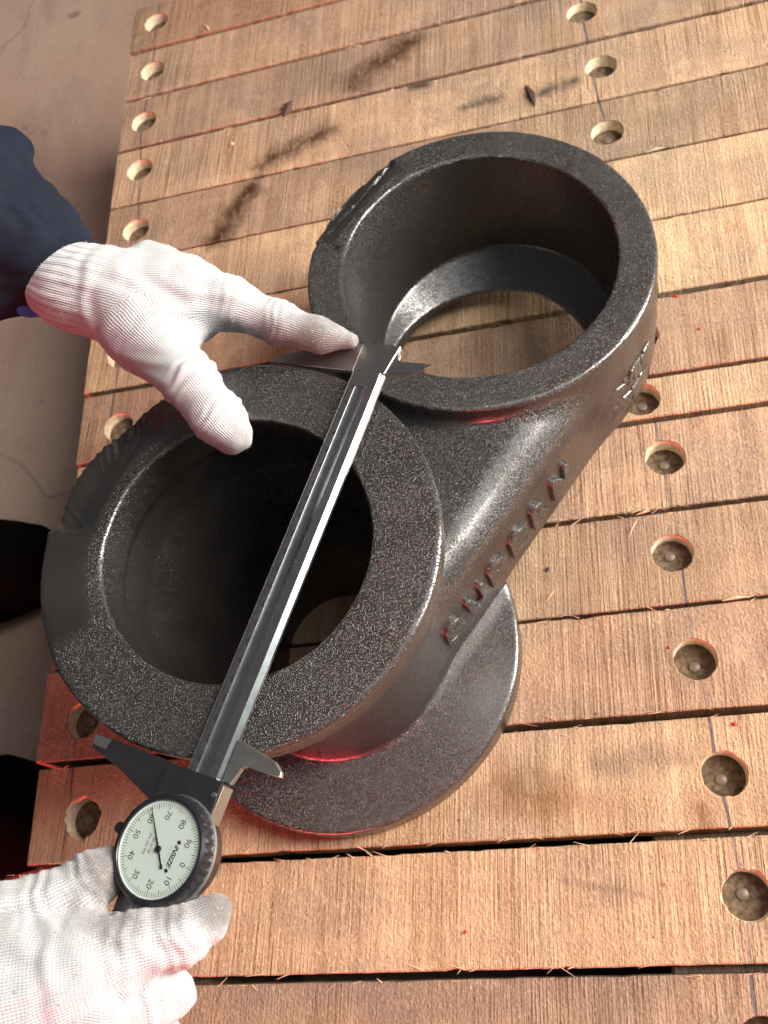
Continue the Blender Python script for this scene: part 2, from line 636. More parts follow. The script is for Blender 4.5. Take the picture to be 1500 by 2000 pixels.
M_FRESH = mat_bore('fresh_bored_wood', (0.50, 0.38, 0.25), (0.68, 0.55, 0.40))
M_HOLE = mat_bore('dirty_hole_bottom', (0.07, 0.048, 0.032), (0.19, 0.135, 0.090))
M_STEEL = mat_steel('satin_steel', (0.46, 0.44, 0.44), 0.34)
M_BRIGHT = mat_steel('polished_steel', (0.80, 0.82, 0.84), 0.20)
M_BEVEL = mat_steel('bevel_steel', (0.15, 0.17, 0.185), 0.30)
M_DARKST = mat_steel('dark_steel', (0.20, 0.19, 0.20), 0.34)
M_GROOVE = mat_steel('ground_steel', (0.46, 0.48, 0.50), 0.26, 0.1)
M_LAP = mat_steel('lapped_steel', (0.50, 0.50, 0.48), 0.42)
M_BLACK = plain('black_plastic', (0.012, 0.012, 0.016), 0.28)
M_DIAL = plain('dial_card', (0.46, 0.52, 0.48), 0.35)
M_INK = plain('dial_ink', (0.012, 0.012, 0.012), 0.6)
M_GREYINK = plain('pale_dial_ink', (0.27, 0.30, 0.28), 0.6)
M_ETCH = plain('etched_scale', (0.012, 0.012, 0.012), 0.7, 0.0, 0.1)
M_GLOVE = mat_glove()
M_FIBRE = plain('cotton_fibre', (0.62, 0.62, 0.63), 0.9, 0.0, 0.1)
M_NAVY = mat_twill('navy_twill', (0.0025, 0.0035, 0.008), (0.0085, 0.0125, 0.027))
M_TROUSER = mat_twill('black_twill', (0.004, 0.004, 0.005), (0.008, 0.008, 0.010))
M_BLUE = plain('blue_knit', (0.02, 0.11, 0.42), 0.9)
M_BOOT = plain('black_leather', (0.003, 0.0025, 0.0025), 0.9, 0.0, 0.05)
M_NAIL = plain('nail_steel', (0.19, 0.14, 0.11), 0.45, 0.2)
M_RED = plain('red_paint_chip', (0.50, 0.02, 0.02), 0.5)
M_BARK = plain('dark_bark', (0.06, 0.032, 0.027), 0.7)
M_SPLINT = plain('pale_splinter', (0.66, 0.48, 0.30), 0.8)

# ------------------------------------------------------------------ floor
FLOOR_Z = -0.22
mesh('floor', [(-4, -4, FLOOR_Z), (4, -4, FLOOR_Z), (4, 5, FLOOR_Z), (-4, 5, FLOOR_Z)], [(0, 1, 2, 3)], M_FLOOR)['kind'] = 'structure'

# ------------------------------------------------------------------ wooden platform
platform = empty('wooden_platform', (0, 0, FLOOR_Z), 'low platform of rough sawn brown planks with two rows of counterbored nail holes', 'platform')
LY = [0.9560, 0.88184, 0.80832, 0.73596, 0.66003, 0.58994, 0.51835, 0.44382, 0.37316, 0.33611, 0.26427, 0.19508, 0.12354, 0.05275, -0.01919, -0.0915, -0.163]
GAP = [0, 6.0, 5.0, 4.5, 2.5, 2.0, 1.6, 4.6, 3.5, 4.5, 3.6, 2.4, 4.8, 5.2, 4.8, 4.0, 0]
DZ = [7.0, 4.5, 3.2, 2.2, 1.6, 1.0, 1.0, 1.6, 0.4, -0.6, 0.4, 0.2, 0.6, 0.2, 0.0, 0.3]
HOLES = {0: [(305, 43), None], 1: [(298, 138), None], 2: [(281, 237), (1136, 24)], 3: [(273, 331), (1174, 130)], 4: [(265, 449), (1186, 258)],
         5: [None, None], 6: [None, None], 7: [(231, 833), (1250, 655)], 8: [None, (1251, 774)], 9: [None, (1299, 893)], 10: [None, (1313, 1080)],
         11: [(162, 1406), (1358, 1287)], 12: [(160, 1597), (1415, 1511)], 13: [None, (1461, 1749)], 14: [None, None], 15: [None, None]}
XL, XR = -0.4127, 0.52
TINT = [(1.00, 0.90, 0.84), (1.20, 1.17, 1.16), (1.10, 1.07, 1.06), (1.36, 1.32, 1.24), (1.06, 1.04, 1.02), (1.50, 1.50, 1.36), (1.56, 1.56, 1.38), (1.12, 1.08, 1.06), (1.62, 1.60, 1.44),
        (1.30, 1.24, 1.18), (1.08, 1.04, 0.99), (1.26, 1.17, 1.10), (1.44, 1.40, 1.26), (1.52, 1.45, 1.30), (1.10, 1.04, 1.02), (1.2, 1.2, 1.2)]


def make_plank(i):
    z = DZ[i] * 0.001
    sc = (CAM_P[2] - z) / CAM_P[2]
    y1 = LY[i] * sc - GAP[i] * 0.0004
    y0 = LY[i + 1] * sc + GAP[i + 1] * 0.0006
    th = 0.022
    ch = 0.0008
    hr = 0.0134
    a = 0.0165
    hs = []
    for k, xd in enumerate((-0.3824, 0.0597)):
        pp = HOLES[i][k]
        if pp is not None:
            q = px(pp, z)
            hs.append((q[0], min(max(q[1], y0 + a + .0005), y1 - a - .0005)))
        else:
            hs.append((xd + random.uniform(-.004, .004), (y0 + y1) / 2))
    if i == 8:
        a = 0.0152
        hs = [(x, (y0 + y1) / 2) for x, y in hs]
    xl = XL * sc + random.uniform(-0.003, 0.003)
    cuts = [xl]
    for hx, hy in hs:
        cuts += [hx - a, hx + a]
    cuts.append(XR)
    segs = []
    for k in range(len(cuts) - 1):
        if k % 2 == 1:
            segs.append((cuts[k], cuts[k + 1], hs[k // 2]))
        else:
            n = max(2, int((cuts[k + 1] - cuts[k]) / 0.006))
            xs = np.linspace(cuts[k], cuts[k + 1], n + 1)
            segs += [(xs[m], xs[m + 1], None) for m in range(n)]
    V, F = [], []
    walls, bots = [], []

    def add(*p):
        V.append(p)
        return len(V) - 1
    xs = [s[0] for s in segs] + [segs[-1][1]]
    jit = lambda: random.gauss(0, 0.00012) + (random.uniform(0, .0012) if random.random() < .06 else 0)
    ya = [y0 + jit() for _ in xs]
    yb = [y1 - jit() for _ in xs]
    rows = []
    for x, a0, b0 in zip(xs, ya, yb):
        rows.append([add(x, a0 - .0003, z - th), add(x, a0, z - ch), add(x, a0 + ch, z), add(x, b0 - ch, z), add(x, b0, z - ch), add(x, b0 + .0003, z - th)])
    for k, (xa, xb, h) in enumerate(segs):
        r, s = rows[k], rows[k + 1]
        for m in range(5):
            if m == 2 and h is not None:
                continue
            F.append((r[m], s[m], s[m + 1], r[m + 1]))
        F.append((r[5], s[5], s[0], r[0]))
        if h is None:
            continue
        hx, hy = h
        nn = 32
        sq = []
        for q in range(nn):
            ang = -3 * math.pi / 4 + 2 * math.pi * q / nn
            cx, cy = math.cos(ang), math.sin(ang)
            mlt = a / max(abs(cx), abs(cy))
            sq.append((hx + cx * mlt, hy + cy * mlt))
        si = [add(x, y, z) for x, y in sq]
        e = [random.gauss(0, .00022) for _ in range(nn)]
        if i == 12 and hx < -.3:
            e = [random.gauss(.0006, .0009) for _ in range(nn)]
        if i == 13 and hx > 0:
            e = [random.gauss(.0007, .0007) for _ in range(nn)]
        ring = []
        dep = (0.0108 if i < 8 else 0.0128) + 0.0014 * math.sin(i * 2.3)
        for rr, zz in ((hr + .0005, z), (hr, z - .0007), (hr, z - dep)):
            ring.append([add(hx + (rr + (e[q] if zz > z - .005 else 0)) * math.cos(-3 * math.pi / 4 + 2 * math.pi * q / nn),
                             hy + (rr + (e[q] if zz > z - .005 else 0)) * math.sin(-3 * math.pi / 4 + 2 * math.pi * q / nn), zz) for q in range(nn)])
        prev = si
        for rg in ring:
            for q in range(nn):
                if rg is ring[2]: walls.append(len(F))
                F.append((prev[q], prev[(q + 1) % nn], rg[(q + 1) % nn], rg[q]))
            prev = rg
        bots.append(len(F))
        F.append(tuple(prev))
        # bands between the hole's square and the plank's long edges
        q8 = nn // 4
        F.append((r[2], s[2]) + tuple(si[0:q8 + 1][::-1]))
        F.append((s[3], r[3]) + tuple(si[2 * q8:3 * q8 + 1][::-1]))
    F.append(tuple(rows[0][::-1]))
    F.append(tuple(rows[-1]))
    o = mesh('plank', V, F, M_WOOD, platform, origin=(0, 0, FLOOR_Z))
    o.color = (*TINT[i], 1)
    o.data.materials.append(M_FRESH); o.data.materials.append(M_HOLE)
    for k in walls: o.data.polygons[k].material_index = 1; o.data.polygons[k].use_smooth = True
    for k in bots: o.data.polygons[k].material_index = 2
    bmx = bmesh.new(); bmx.from_mesh(o.data)
    bmesh.ops.recalc_face_normals(bmx, faces=bmx.faces)
    bmx.to_mesh(o.data); bmx.free()
    for hx, hy in hs:
        dep = (0.0108 if i < 8 else 0.0128) + 0.0014 * math.sin(i * 2.3)
        ox, oy = random.uniform(-.002, .002), random.uniform(-.002, .002)
        nl = lathe('nail', [(.0033, -.003), (.0036, .0004), (.0034, .0012), (.0022, .0018)], M_NAIL, o, 14, (hx + ox, hy + oy, z - dep - FLOOR_Z))
    return o


for i in range(len(LY) - 1):
    make_plank(i)
for xb in (-0.325, 0.06, 0.42):
    prism('bearer', [(xb - .045, -.13), (xb + .045, -.13), (xb + .045, .918), (xb - .045, .918)], 0.0, -FLOOR_Z - 0.0245, M_WOOD, platform, bev=.002)

for (x0_, x1_, y0_, y1_) in ((-0.402, -0.380, -0.155, 0.945), (-0.378, 0.5, -0.155, -0.133), (-0.378, 0.5, 0.92, 0.942), (0.49, 0.512, -0.155, 0.945)):  # unseen skirt boards added to keep light out from under the planks
    if x1_ - x0_ < .1 and x0_ > 0: y0_, y1_ = -.13, .918
    prism('light_skirt', [(x0_, y0_), (x1_, y0_), (x1_, y1_), (x0_, y1_)], 0.003, -FLOOR_Z - 0.0250, M_WOOD, platform, bev=.0015)

# ------------------------------------------------------------------ black casting (implicit surface, split into its parts)
NX, NY = -0.17499, 0.18584
FX, FY = -0.04662, 0.40472
RN, RNI = 0.1075, 0.0718
RF, RFI = 0.1148, 0.0907
ux, uy = 0.50590, 0.86259          # near barrel -> far ring
nx_, ny_ = 0.86259, -0.50590
LNF = 0.25374
W_R1, W_R2 = 0.0735, 0.1115        # belt radii of the web at either end
WEB_LO, WEB_HI = 0.026, 0.109


def zn(x, y): return 0.2051 - 0.0527 * (x - NX) + 0.0151 * (y - NY)
def zf(x, y): return 0.1259 - 0.0719 * (x - FX) + 0.0043 * (y - FY)


def build_casting():
    h = 0.0013
    lo = (NX - .134, NY - .134, -0.004)
    hi = (FX + .128, FY + .128, 0.222)
    X, Y, Z, n = grid(lo, hi, h)
    dxn, dyn = X - NX, Y - NY
    rN = np.sqrt(dxn ** 2 + dyn ** 2)
    aN = np.degrees(np.arctan2(dyn, dxn)).astype(np.float32)
    dxf, dyf = X - FX, Y - FY
    rF = np.sqrt(dxf ** 2 + dyf ** 2)
    aF = np.degrees(np.arctan2(dyf, dxf)).astype(np.float32)
    lump = (np.sin(X * 61 + 2 * np.sin(Y * 47)) * np.sin(Y * 53 + 1.3) * 0.0005).astype(np.float32)
    # barrel with a collar that tapers into it
    ro = np.interp(Z, [0.0, .03, .05, .10, .150, .178, .20, .22], [.074, .0745, .0755, .082, .094, .1045, .1075, .1078]).astype(np.float32)
    topn = zn(X, Y) + lump
    # broken-away quadrant of the collar, with ridges across it
    aa = np.where(aN < 0, aN + 360, aN)
    w1 = np.clip((aa - 104) / 6, 0, 1) * np.clip((170 - aa) / 4, 0, 1)
    rr_in = 0.0815 + 0.010 * np.clip((150 - aa) / 40, 0, 1)
    ramp = np.clip((rN - rr_in) / 0.012, 0, 1)
    skew = aa + (rN - 0.09) * 380
    skew = skew + 1.5 * np.sin(np.radians(skew * 7)) + 0.9 * np.sin(np.radians(skew * 17 + 50))
    ridge = (np.abs(np.sin(np.radians(skew * 40))) * 0.6 + np.sin(np.radians(skew * 131)) * 0.2 + 0.25 * np.sin(np.radians(skew * 19 + 40)))
    topn = topn - w1 * (ramp * (0.0036 + 0.0019 * ridge * (0.75 + 0.35 * np.sin(np.radians(skew * 11)))) + 0.0012 * np.clip((rN - 0.073) / .004, 0, 1))
    w2 = np.clip((aa - 170) / 5, 0, 1) * np.clip((215 - aa) / 14, 0, 1)
    topn = topn - w2 * np.clip((rN - 0.085) / 0.02, 0, 1) * 0.0011
    edge = 0.0012 * np.sin(np.radians(aa * 9)) * w1 + w1 * 0.0006 * np.sin(np.radians(aa * 58 * 2)) * np.clip((Z - .17) / .02, 0, 1)
    barrel = smax(rN - ro + edge, Z - topn, 0.0028)
    flange = smax(rN - 0.1234 + 0.0006 * np.sin(np.radians(aN * 5)), np.maximum(Z - 0.0215, -Z), 0.003)
    near = smin(barrel, flange, 0.006)
    # far ring cup
    topf = zf(X, Y) + lump
    af = np.where(aF < 0, aF + 360, aF)
    w3 = np.clip((af - 117) / 2.5, 0, 1) * np.clip((162 - af) / 3.0, 0, 1)
    # ground-off gate stub standing proud of the rim, scored along its length
    pc = dxf * math.cos(math.radians(141)) + dyf * math.sin(math.radians(141))
    score = np.clip((pc - 0.096) / .006, 0, 1) * (0.0021 * np.abs(np.sin(pc * 560)) + 0.0007 * np.sin(pc * 1900 + 30 * X))
    topf = topf - w3 * (np.clip((pc - 0.099) / 0.016, 0, 1.4) * 0.0070 + score)
    rfo = np.interp(Z, [0.012, 0.05, .13], [.1105, .1125, .1150]).astype(np.float32)
    rfo = rfo + w3 * 0.0045 * np.clip(Z / .07, 0, 1)
    cup = smax(rF - rfo, np.maximum(Z - topf, 0.019 - Z), 0.003)
    crack = 0.0016 - np.sqrt(((af - 163.5) * 0.002) ** 2 + (Z - topf) ** 2) * 0.55
    cup = np.maximum(cup, np.where(rF > 0.097, crack, -1))
    lumpb = np.sqrt((X - px((795, 345), .126)[0]) ** 2 + (Y - px((795, 345), .126)[1]) ** 2 + (Z - 0.1235) ** 2) - 0.0055
    cup = smin(cup, lumpb, 0.004)
    # web: belt round both
    sx = (X - NX) * ux + (Y - NY) * uy
    sy = np.abs((X - NX) * nx_ + (Y - NY) * ny_)
    bb = (W_R1 - W_R2) / LNF
    al = math.sqrt(1 - bb * bb)
    kq = sx * al - sy * bb          # tapered capsule seen from above
    dcap = np.where(kq < 0, np.sqrt(sx ** 2 + sy ** 2) - W_R1,
                    np.where(kq > al * LNF, np.sqrt((sx - LNF) ** 2 + sy ** 2) - W_R2, sy * al + sx * bb - W_R1))
    whi = WEB_HI + 0.007 * np.clip(sx / LNF, 0, 1) - 0.004 * np.exp(-((sx - 0.11) / 0.05) ** 2)
    web = smax(smax(dcap, Z - whi, 0.030), WEB_LO - Z, 0.004)
    body = smin(near, cup, 0.007)
    body = smin(body, web, 0.009)
    # bores
    boreN = rN - np.interp(Z, [0, .03, .10, .155, .178, .184, .2, .22], [.043, .045, .062, .0735, .0755, .0722, .0716, .0716]).astype(np.float32)
    boreF = rF - np.interp(Z, [0, .018, .036, .09, .13], [.050, .052, .0868, .0885, .0907]).astype(np.float32)
    holeF = np.sqrt((dxf + 0.0075) ** 2 + (dyf + 0.0190) ** 2) - np.interp(Z, [0, .02, .03, .037], [.0752, .0752, .0758, .0785]).astype(np.float32)
    boreF = np.minimum(boreF, np.where(Z < 0.04, np.maximum(holeF, rF - 0.1), 1))
    body = smax(body, -boreN, 0.0022)
    body = smax(body, -boreF, 0.0022)
    P, F = nets(body.astype(np.float32), lo, h)
    P = relax(P, F, 1, 0.5)
    N = vnormals(P, F)
    c = P[F].mean(1)
    rn = np.hypot(c[:, 0] - NX, c[:, 1] - NY)
    rf = np.hypot(c[:, 0] - FX, c[:, 1] - FY)
    cls = np.full(len(F), 4)
    cls[rf < 0.1170] = 3
    cls[(rn < 0.1095)] = 1
    cls[(rn < 0.1095) & (c[:, 2] > 0.165)] = 0
    cls[(rn < 0.127) & (c[:, 2] < 0.0262) & (rn > 0.0785)] = 2
    # smooth, ground-off areas of the paint
    va = np.degrees(np.arctan2(P[:, 1] - NY, P[:, 0] - NX)); va = np.where(va < 0, va + 360, va)
    vr = np.hypot(P[:, 0] - NX, P[:, 1] - NY)
    fr = np.hypot(P[:, 0] - FX, P[:, 1] - FY)
    fa = np.degrees(np.arctan2(P[:, 1] - FY, P[:, 0] - FX)); fa = np.where(fa < 0, fa + 360, fa)
    ground = np.clip((va - 102) / 6, 0, 1) * np.clip((212 - va) / 12, 0, 1) * (vr > 0.074) * (vr < .115) * np.clip((P[:, 2] - .16) / .01, 0, 1) * np.clip((vr - .076) / .008, 0, 1)
    ground = np.maximum(ground, ((fa > 117) & (fa < 162) & (fr > 0.099) & (P[:, 2] > .08)) * 0.7)
    ground = np.maximum(ground, 0.40 * ((fr < 0.0895) & (P[:, 2] < .118) & (P[:, 2] > .045)))
    ground = np.maximum(ground, 0.22 * ((vr < 0.125) & (P[:, 2] < .03)))
    ground = np.maximum(ground, 0.4 * np.clip(1.3 - 1.6 * np.abs(N[:, 2]), 0, 1))
    webf = (cls == 4)
    wv = np.zeros(len(P)); wv[np.unique(F[webf])] = 1
    ground = np.maximum(ground, 0.50 * wv)
    ground = np.maximum(ground, 0.5 * ((vr < .0700) | ((vr < .079) & (P[:, 2] < .18) & (P[:, 2] > .015))))
    return P, F, N, cls, ground


root = empty('hub_casting', (NX, NY, 0), 'black painted iron casting of a flanged barrel joined to a wide open ring', 'casting')
cP, cF, cN, cC, cG = build_casting()
parts = {}
for k, nm in enumerate(('collar', 'barrel', 'base_flange', 'ring_cup', 'web')):
    f = cF[cC == k]
    used = np.unique(f)
    mp = np.full(len(cP), -1); mp[used] = np.arange(len(used))
    me = np_mesh(nm, cP[used] - np.array([NX, NY, 0]), mp[f])
    me.normals_split_custom_set_from_vertices([tuple(x) for x in cN[used]])
    at = me.attributes.new('ground', 'FLOAT', 'POINT')
    at.data.foreach_set('value', cG[used].astype(np.float32))
    parts[nm] = link(nm, me, M_PAINT, root)

# raised letters on the flat of the web
ca = math.sqrt(1 - ((W_R2 - W_R1) / LNF) ** 2)
sa = (W_R2 - W_R1) / LNF
wn = np.array([nx_ * ca - ux * sa, ny_ * ca - uy * sa, 0.0])     # outward normal of the flat
wd = np.array([ux * ca + nx_ * sa, uy * ca + ny_ * sa, 0.0])     # along the flat, toward the ring
P0 = np.array([NX, NY, 0]) + wn * W_R1
orig = np.array([NX, NY, 0])
for k, chx in enumerate('SUPERN'):
    s = 0.047 + 0.0238 * k
    p = P0 + wd * s + wn * 0.0002 + np.array([0, 0, 0.0595]) - orig
    M = Matrix(((wd[0], 0, wn[0], p[0]), (wd[1], 0, wn[1], p[1]), (wd[2], 1, wn[2], p[2]), (0, 0, 0, 1)))
    lt = text_mesh('letter', chx, 0.026, M_PAINT, parts['web'], M, extrude=0.0020, bevel=0.0006, fit=(0.0182, 0.026), bold=0.0006)
# worn raised marks on the side of the ring
for k in range(16):
    a = math.radians(-26 - 2.9 * (k % 8) * 1.12 + random.uniform(-.6, .6) - 4)
    z0 = 0.048 + 0.026 * (k // 8) + random.uniform(-.002, .002)
    r = 0.1128 + (z0 - .05) * 0.028
    wdt = random.choice((.0022, .0026, .005))
    hh = random.choice((.004, .007, .0085))
    bm = bmesh.new()
    bmesh.ops.create_cube(bm, size=1)
    bmesh.ops.scale(bm, vec=(0.0052, wdt * 2, hh * 2), verts=bm.verts)
    bmesh.ops.bevel(bm, geom=list(bm.edges), offset=.0007, segments=1, affect='EDGES')
    bmesh.ops.rotate(bm, cent=(0, 0, 0), matrix=Matrix.Rotation(random.uniform(-.5, .5), 3, 'X'), verts=bm.verts)
    bmesh.ops.rotate(bm, cent=(0, 0, 0), matrix=Matrix.Rotation(a, 3, 'Z'), verts=bm.verts)
    bmesh.ops.translate(bm, vec=(FX + r * math.cos(a) - NX, FY + r * math.sin(a) - NY, z0), verts=bm.verts)
    bm_obj('raised_mark', bm, M_PAINT, parts['ring_cup'])

# ------------------------------------------------------------------ dial caliper
S = 0.96173e-3
CA = np.array([-0.1071727, 0.2757397, 0.2082])
cb = np.array([-0.37281968, -0.92788925, 0.00519894])
cw = np.array([0.92122157, -0.36945783, 0.12186770])
cn = np.array([-0.11115894, 0.05022405, 0.99253274])
cal = empty('dial_caliper', CA, 'long steel dial caliper laid across the round collar of the casting', 'caliper', rot=[[cb[i], cw[i], cn[i]] for i in range(3)])


def sweep(name, prof, t0, t1, mat, parent):
    v = [(t0, a, b) for a, b in prof] + [(t1, a, b) for a, b in prof]
    n = len(prof)
    f = [(i, (i + 1) % n, n + (i + 1) % n, n + i) for i in range(n)] + [tuple(range(n))[::-1], tuple(range(n, 2 * n))]
    return mesh(name, np.array(v) * S, f, mat, parent)


beam = sweep('beam', [(-2.7, -4), (-2.7, -.7), (-2.2, 0), (2.8, 0), (2.8, -1.1), (10.2, -1.1), (10.2, 0), (14.8, 0), (17.0, -2.35), (17.0, -4)], -0.0, 335, M_STEEL, cal)
gv = [(2.8 + 7.4 * k / 10, -1.05 + 0.75 * (2 * k / 10 - 1) ** 2) for k in range(11)]
o = sweep('rack_groove', gv + [(10.2, -1.5), (2.8, -1.5)], 9, 335, M_GROOVE, beam)
o = prism('groove_end', [(0, 2.8), (5, 2.8), (9.2, 2.8), (9.2, 10.2), (0, 10.2)], -1.3, -0.004, M_STEEL, beam, S)
sweep('edge_strip', [(-2.75, -1.0), (-2.15, 0.03), (-1.85, 0.03), (-2.4, -1.0)], 0, 226, M_BRIGHT, beam)
sweep('bevel_strip', [(14.83, 0.02), (17.05, -2.35), (17.0, -2.7), (14.6, -0.4)], 4, 226, M_BEVEL, beam)
tk = []
V, F = [], []
for m in range(0, 231):
    L = 1.5 if m % 10 else 2.6
    L = 2.1 if (m % 5 == 0 and m % 10) else L
    b_ = len(V)
    for t_, w_ in ((m - .11, -1.7), (m + .11, -1.7), (m + .11, -1.7 + L), (m - .11, -1.7 + L)):
        V.append((t_ * S, w_ * S, .03 * S))
    F.append((b_, b_ + 1, b_ + 2, b_ + 3))
mesh('scale_marks', V, F, M_ETCH, beam)
nums = []
for m in range(0, 230, 10):
    Mx = Matrix.Translation(Vector((m * S, 1.55 * S, .035 * S)))
    nums.append(text_mesh('n', str(m), 2.6 * S, M_ETCH, None, Mx))
join_meshes('scale_numerals', nums, M_ETCH, beam)
# fixed jaw head
prism('fixed_jaw', [(0, -2.75), (-18.2, -2.75), (-17.6, -9.6), (-13.6, -25), (-11, -38), (-4.5, -55), (-1.2, -60.5), (0, -61), (0, -48)], -4, -0.35, M_STEEL, cal, S, 0.25)
prism('jaw_tip', [(-.6, -49), (-3.6, -51.5), (-1.6, -59), (-.5, -60.6), (-0.15, -60.6)], -0.34, -0.1, M_LAP, cal, S)
prism('head', [(0.05, -2.7), (0.05, 17.25), (-18.3, 20.6), (-18.6, 14), (-18.6, -2.7)], -4.02, 0.0, M_STEEL, cal, S, 0.2)
prism('inside_jaw', [(0, 17.2), (-1.5, 22), (-3.3, 33), (-5.2, 40), (-8.6, 44), (-9.2, 36), (-8.7, 24), (-10.2, 21.2), (-18.3, 20.65), (-15, 17.2)], -3.4, -0.5, M_STEEL, cal, S, 0.3)
prism('inside_jaw_edge', [(-5.4, 39.6), (-8.4, 43.8), (-8.9, 38)], -0.5, 0.1, M_BRIGHT, cal, S, 0.05)
# slider
mj = prism('moving_jaw', [(226.2, -11), (226.0, -34), (226.1, -63), (231.6, -62), (233.4, -60.3), (237, -43), (245.5, -15), (252, -11)], -4.6, -0.6, M_DARKST, cal, S, 0.25)
prism('jaw_tip', [(226.4, -52), (226.4, -62.6), (231.3, -61.7), (231.6, -53)], -.62, -0.35, M_LAP, cal, S)
prism('slider', [(226.6, -11.4), (226.2, 17.6), (227.5, 21.4), (246, 21.4), (300, 17.5), (300, -8), (252, -11.4)], -6.5, 3.4, M_DARKST, cal, S, 0.8, 2)
prism('slider_side', [(228, 21.42), (246.3, 21.42), (270, 19.9), (270, 20.3), (246.3, 22.0), (228, 22.0)], -6.2, 2.6, M_LAP, cal, S, 0.15)
prism('inside_jaw', [(226, 17.4), (206.2, 17.4), (206.6, 20.5), (210.2, 40.8), (213.6, 45.6), (216, 46.2), (216.3, 39), (216, 27), (217.8, 24.6), (226.5, 22.6)], -3.8, -0.9, M_LAP, cal, S, 0.3)
lathe('screw', [(1.2 * S, -.3 * S), (1.2 * S, .35 * S), (.9 * S, .4 * S)], M_BRIGHT, cal, 14, (233 * S, 19.2 * S, 3.45 * S))
# thumb roller
rp = []
rv, rf = [], []
nr = 36
for tt in (0, 1):
    for i in range(nr):
        a = 2 * math.pi * i / nr
        r = 3.9 + (0.22 if i % 2 else -0.22)
        rv.append(((277.2 + r * math.cos(a) * 0.5 + 0) * S, (29.2 + (tt - .5) * 6.0) * S, (-3.2 + r * math.sin(a)) * S))
rf = [(i, (i + 1) % nr, nr + (i + 1) % nr, nr + i) for i in range(nr)] + [tuple(range(nr))[::-1], tuple(range(nr, 2 * nr))]
mesh('thumb_roller', rv, rf, M_BRIGHT, cal)
prism('roller_arm', [(268, 16), (284, 16), (282, 26.2), (272, 26.2)], -5.5, -1.2, M_LAP, cal, S, 0.4)
# dial
DC = (262.5, 8.5)
lathe('dial_case', [(22.0 * S, -5.5 * S), (22.0 * S, 5.2 * S)], M_DARKST, cal, 72, (DC[0] * S, DC[1] * S, 0))
lathe('case_flange', [(24.2 * S, 3.9 * S), (25.0 * S, 4.1 * S), (25.0 * S, 5.0 * S), (24.4 * S, 5.3 * S)], M_LAP, cal, 72, (DC[0] * S, DC[1] * S, 0))
nk = 144
prof = [(23.2, 5.3), (24.4, 5.6), (24.4, 10.8), (23.7, 12.4), (22.4, 13.2), (21.6, 13.2), (21.2, 12.5)]
V, F = [], []
for pi_, (r, z) in enumerate(prof):
    for i in range(nk):
        a = 2 * math.pi * i / nk
        kn = (0.42 if (i % 4) < 2 else 0.0) if 1 <= pi_ <= 2 else 0
        V.append(((DC[0] + (r - kn) * math.cos(a)) * S, (DC[1] + (r - kn) * math.sin(a)) * S, z * S))
for k in range(len(prof) - 1):
    for i in range(nk):
        F.append((k * nk + i, k * nk + (i + 1) % nk, (k + 1) * nk + (i + 1) % nk, (k + 1) * nk + i))
bez = mesh('bezel', V, F, M_BLACK, cal)
lathe('bezel_rim', [(21.25 * S, 11.9 * S), (21.25 * S, 12.75 * S), (20.9 * S, 12.75 * S), (20.9 * S, 11.9 * S)], M_BRIGHT, cal, 96, (DC[0] * S, DC[1] * S, 0))
dial = lathe('dial_face', [(21.2 * S, 11.0 * S), (21.2 * S, 12.0 * S)], M_DIAL, cal, 72, (DC[0] * S, DC[1] * S, 0))
D0 = math.radians(8.0)
V, F = [], []
for m in range(100):
    a = D0 + 2 * math.pi * m / 100
    L = 2.9 if m % 5 == 0 else 2.1
    if m % 10 == 0: L = 3.4
    hw = 0.11 if m % 5 else 0.14
    b_ = len(V)
    rad = np.array([math.sin(a), math.cos(a)])
    tan = np.array([math.cos(a), -math.sin(a)])
    for r, s_ in ((20.2, -1), (20.2, 1), (20.2 - L, 1), (20.2 - L, -1)):
        q = rad * r + tan * s_ * hw
        V.append(((DC[0] + q[0]) * S, (DC[1] + q[1]) * S, 12.03 * S))
    F.append((b_, b_ + 1, b_ + 2, b_ + 3))
mesh('dial_marks', V, F, M_INK, dial)


def dial_text(name, body, x, y, size, mat, ang=0.0, shear=0.0, z=12.03, fit=None, bold=0.0):
    Mx = Matrix.Translation(Vector(((DC[0] + x) * S, (DC[1] + y) * S, z * S))) @ Matrix.Rotation(ang, 4, 'Z')
    return text_mesh(name, body, size * S, mat, dial, Mx, shear=shear, fit=None if fit is None else (fit[0] * S, fit[1] * S), bold=bold * S)


for m in range(0, 100, 10):
    a = D0 + 2 * math.pi * m / 100
    dial_text('numeral', str(m), math.sin(a) * 14.6, math.cos(a) * 14.6, 4.1, M_INK, -0.07)
dial_text('maker_name', 'INSIZE', 0.6, 8.2, 3.4, M_INK, -0.07, 0.35, fit=(10.2, 2.5), bold=0.11)
for sgn in (-1, 1):
    cx_, cy_ = DC[0] + 0.6 + sgn * 6.3, DC[1] + 8.2 - sgn * 0.44
    pts = [(cx_ - 1.1, cy_ - .1), (cx_, cy_ + 1.3), (cx_ + 1.1, cy_ + .1), (cx_, cy_ - 1.3)]
    mesh('arrow_mark', [(x * S, y * S, 12.03 * S) for x, y in pts], [(3, 2, 1, 0)], M_INK, dial)
dial_text('small_print', 'No 1311-3', 0.3, 5.4, 1.7, M_GREYINK, -0.07)
for yy, sz, L in ((-4.6, 1.3, 7.4), (-7.0, 1.2, 10.0)):
    for g in range(3):
        x0 = -L / 2 + g * L / 3
        mesh('faded_print', [((DC[0] + x) * S, (DC[1] + y) * S, 12.03 * S) for x, y in ((x0, yy - sz / 2), (x0 + L / 3 - .5, yy - sz / 2 - .08), (x0 + L / 3 - .3, yy + sz / 2 - .08), (x0 + .2, yy + sz / 2))], [(0, 1, 2, 3)], M_GREYINK, dial)
na = D0 + 2 * math.pi * 0.620
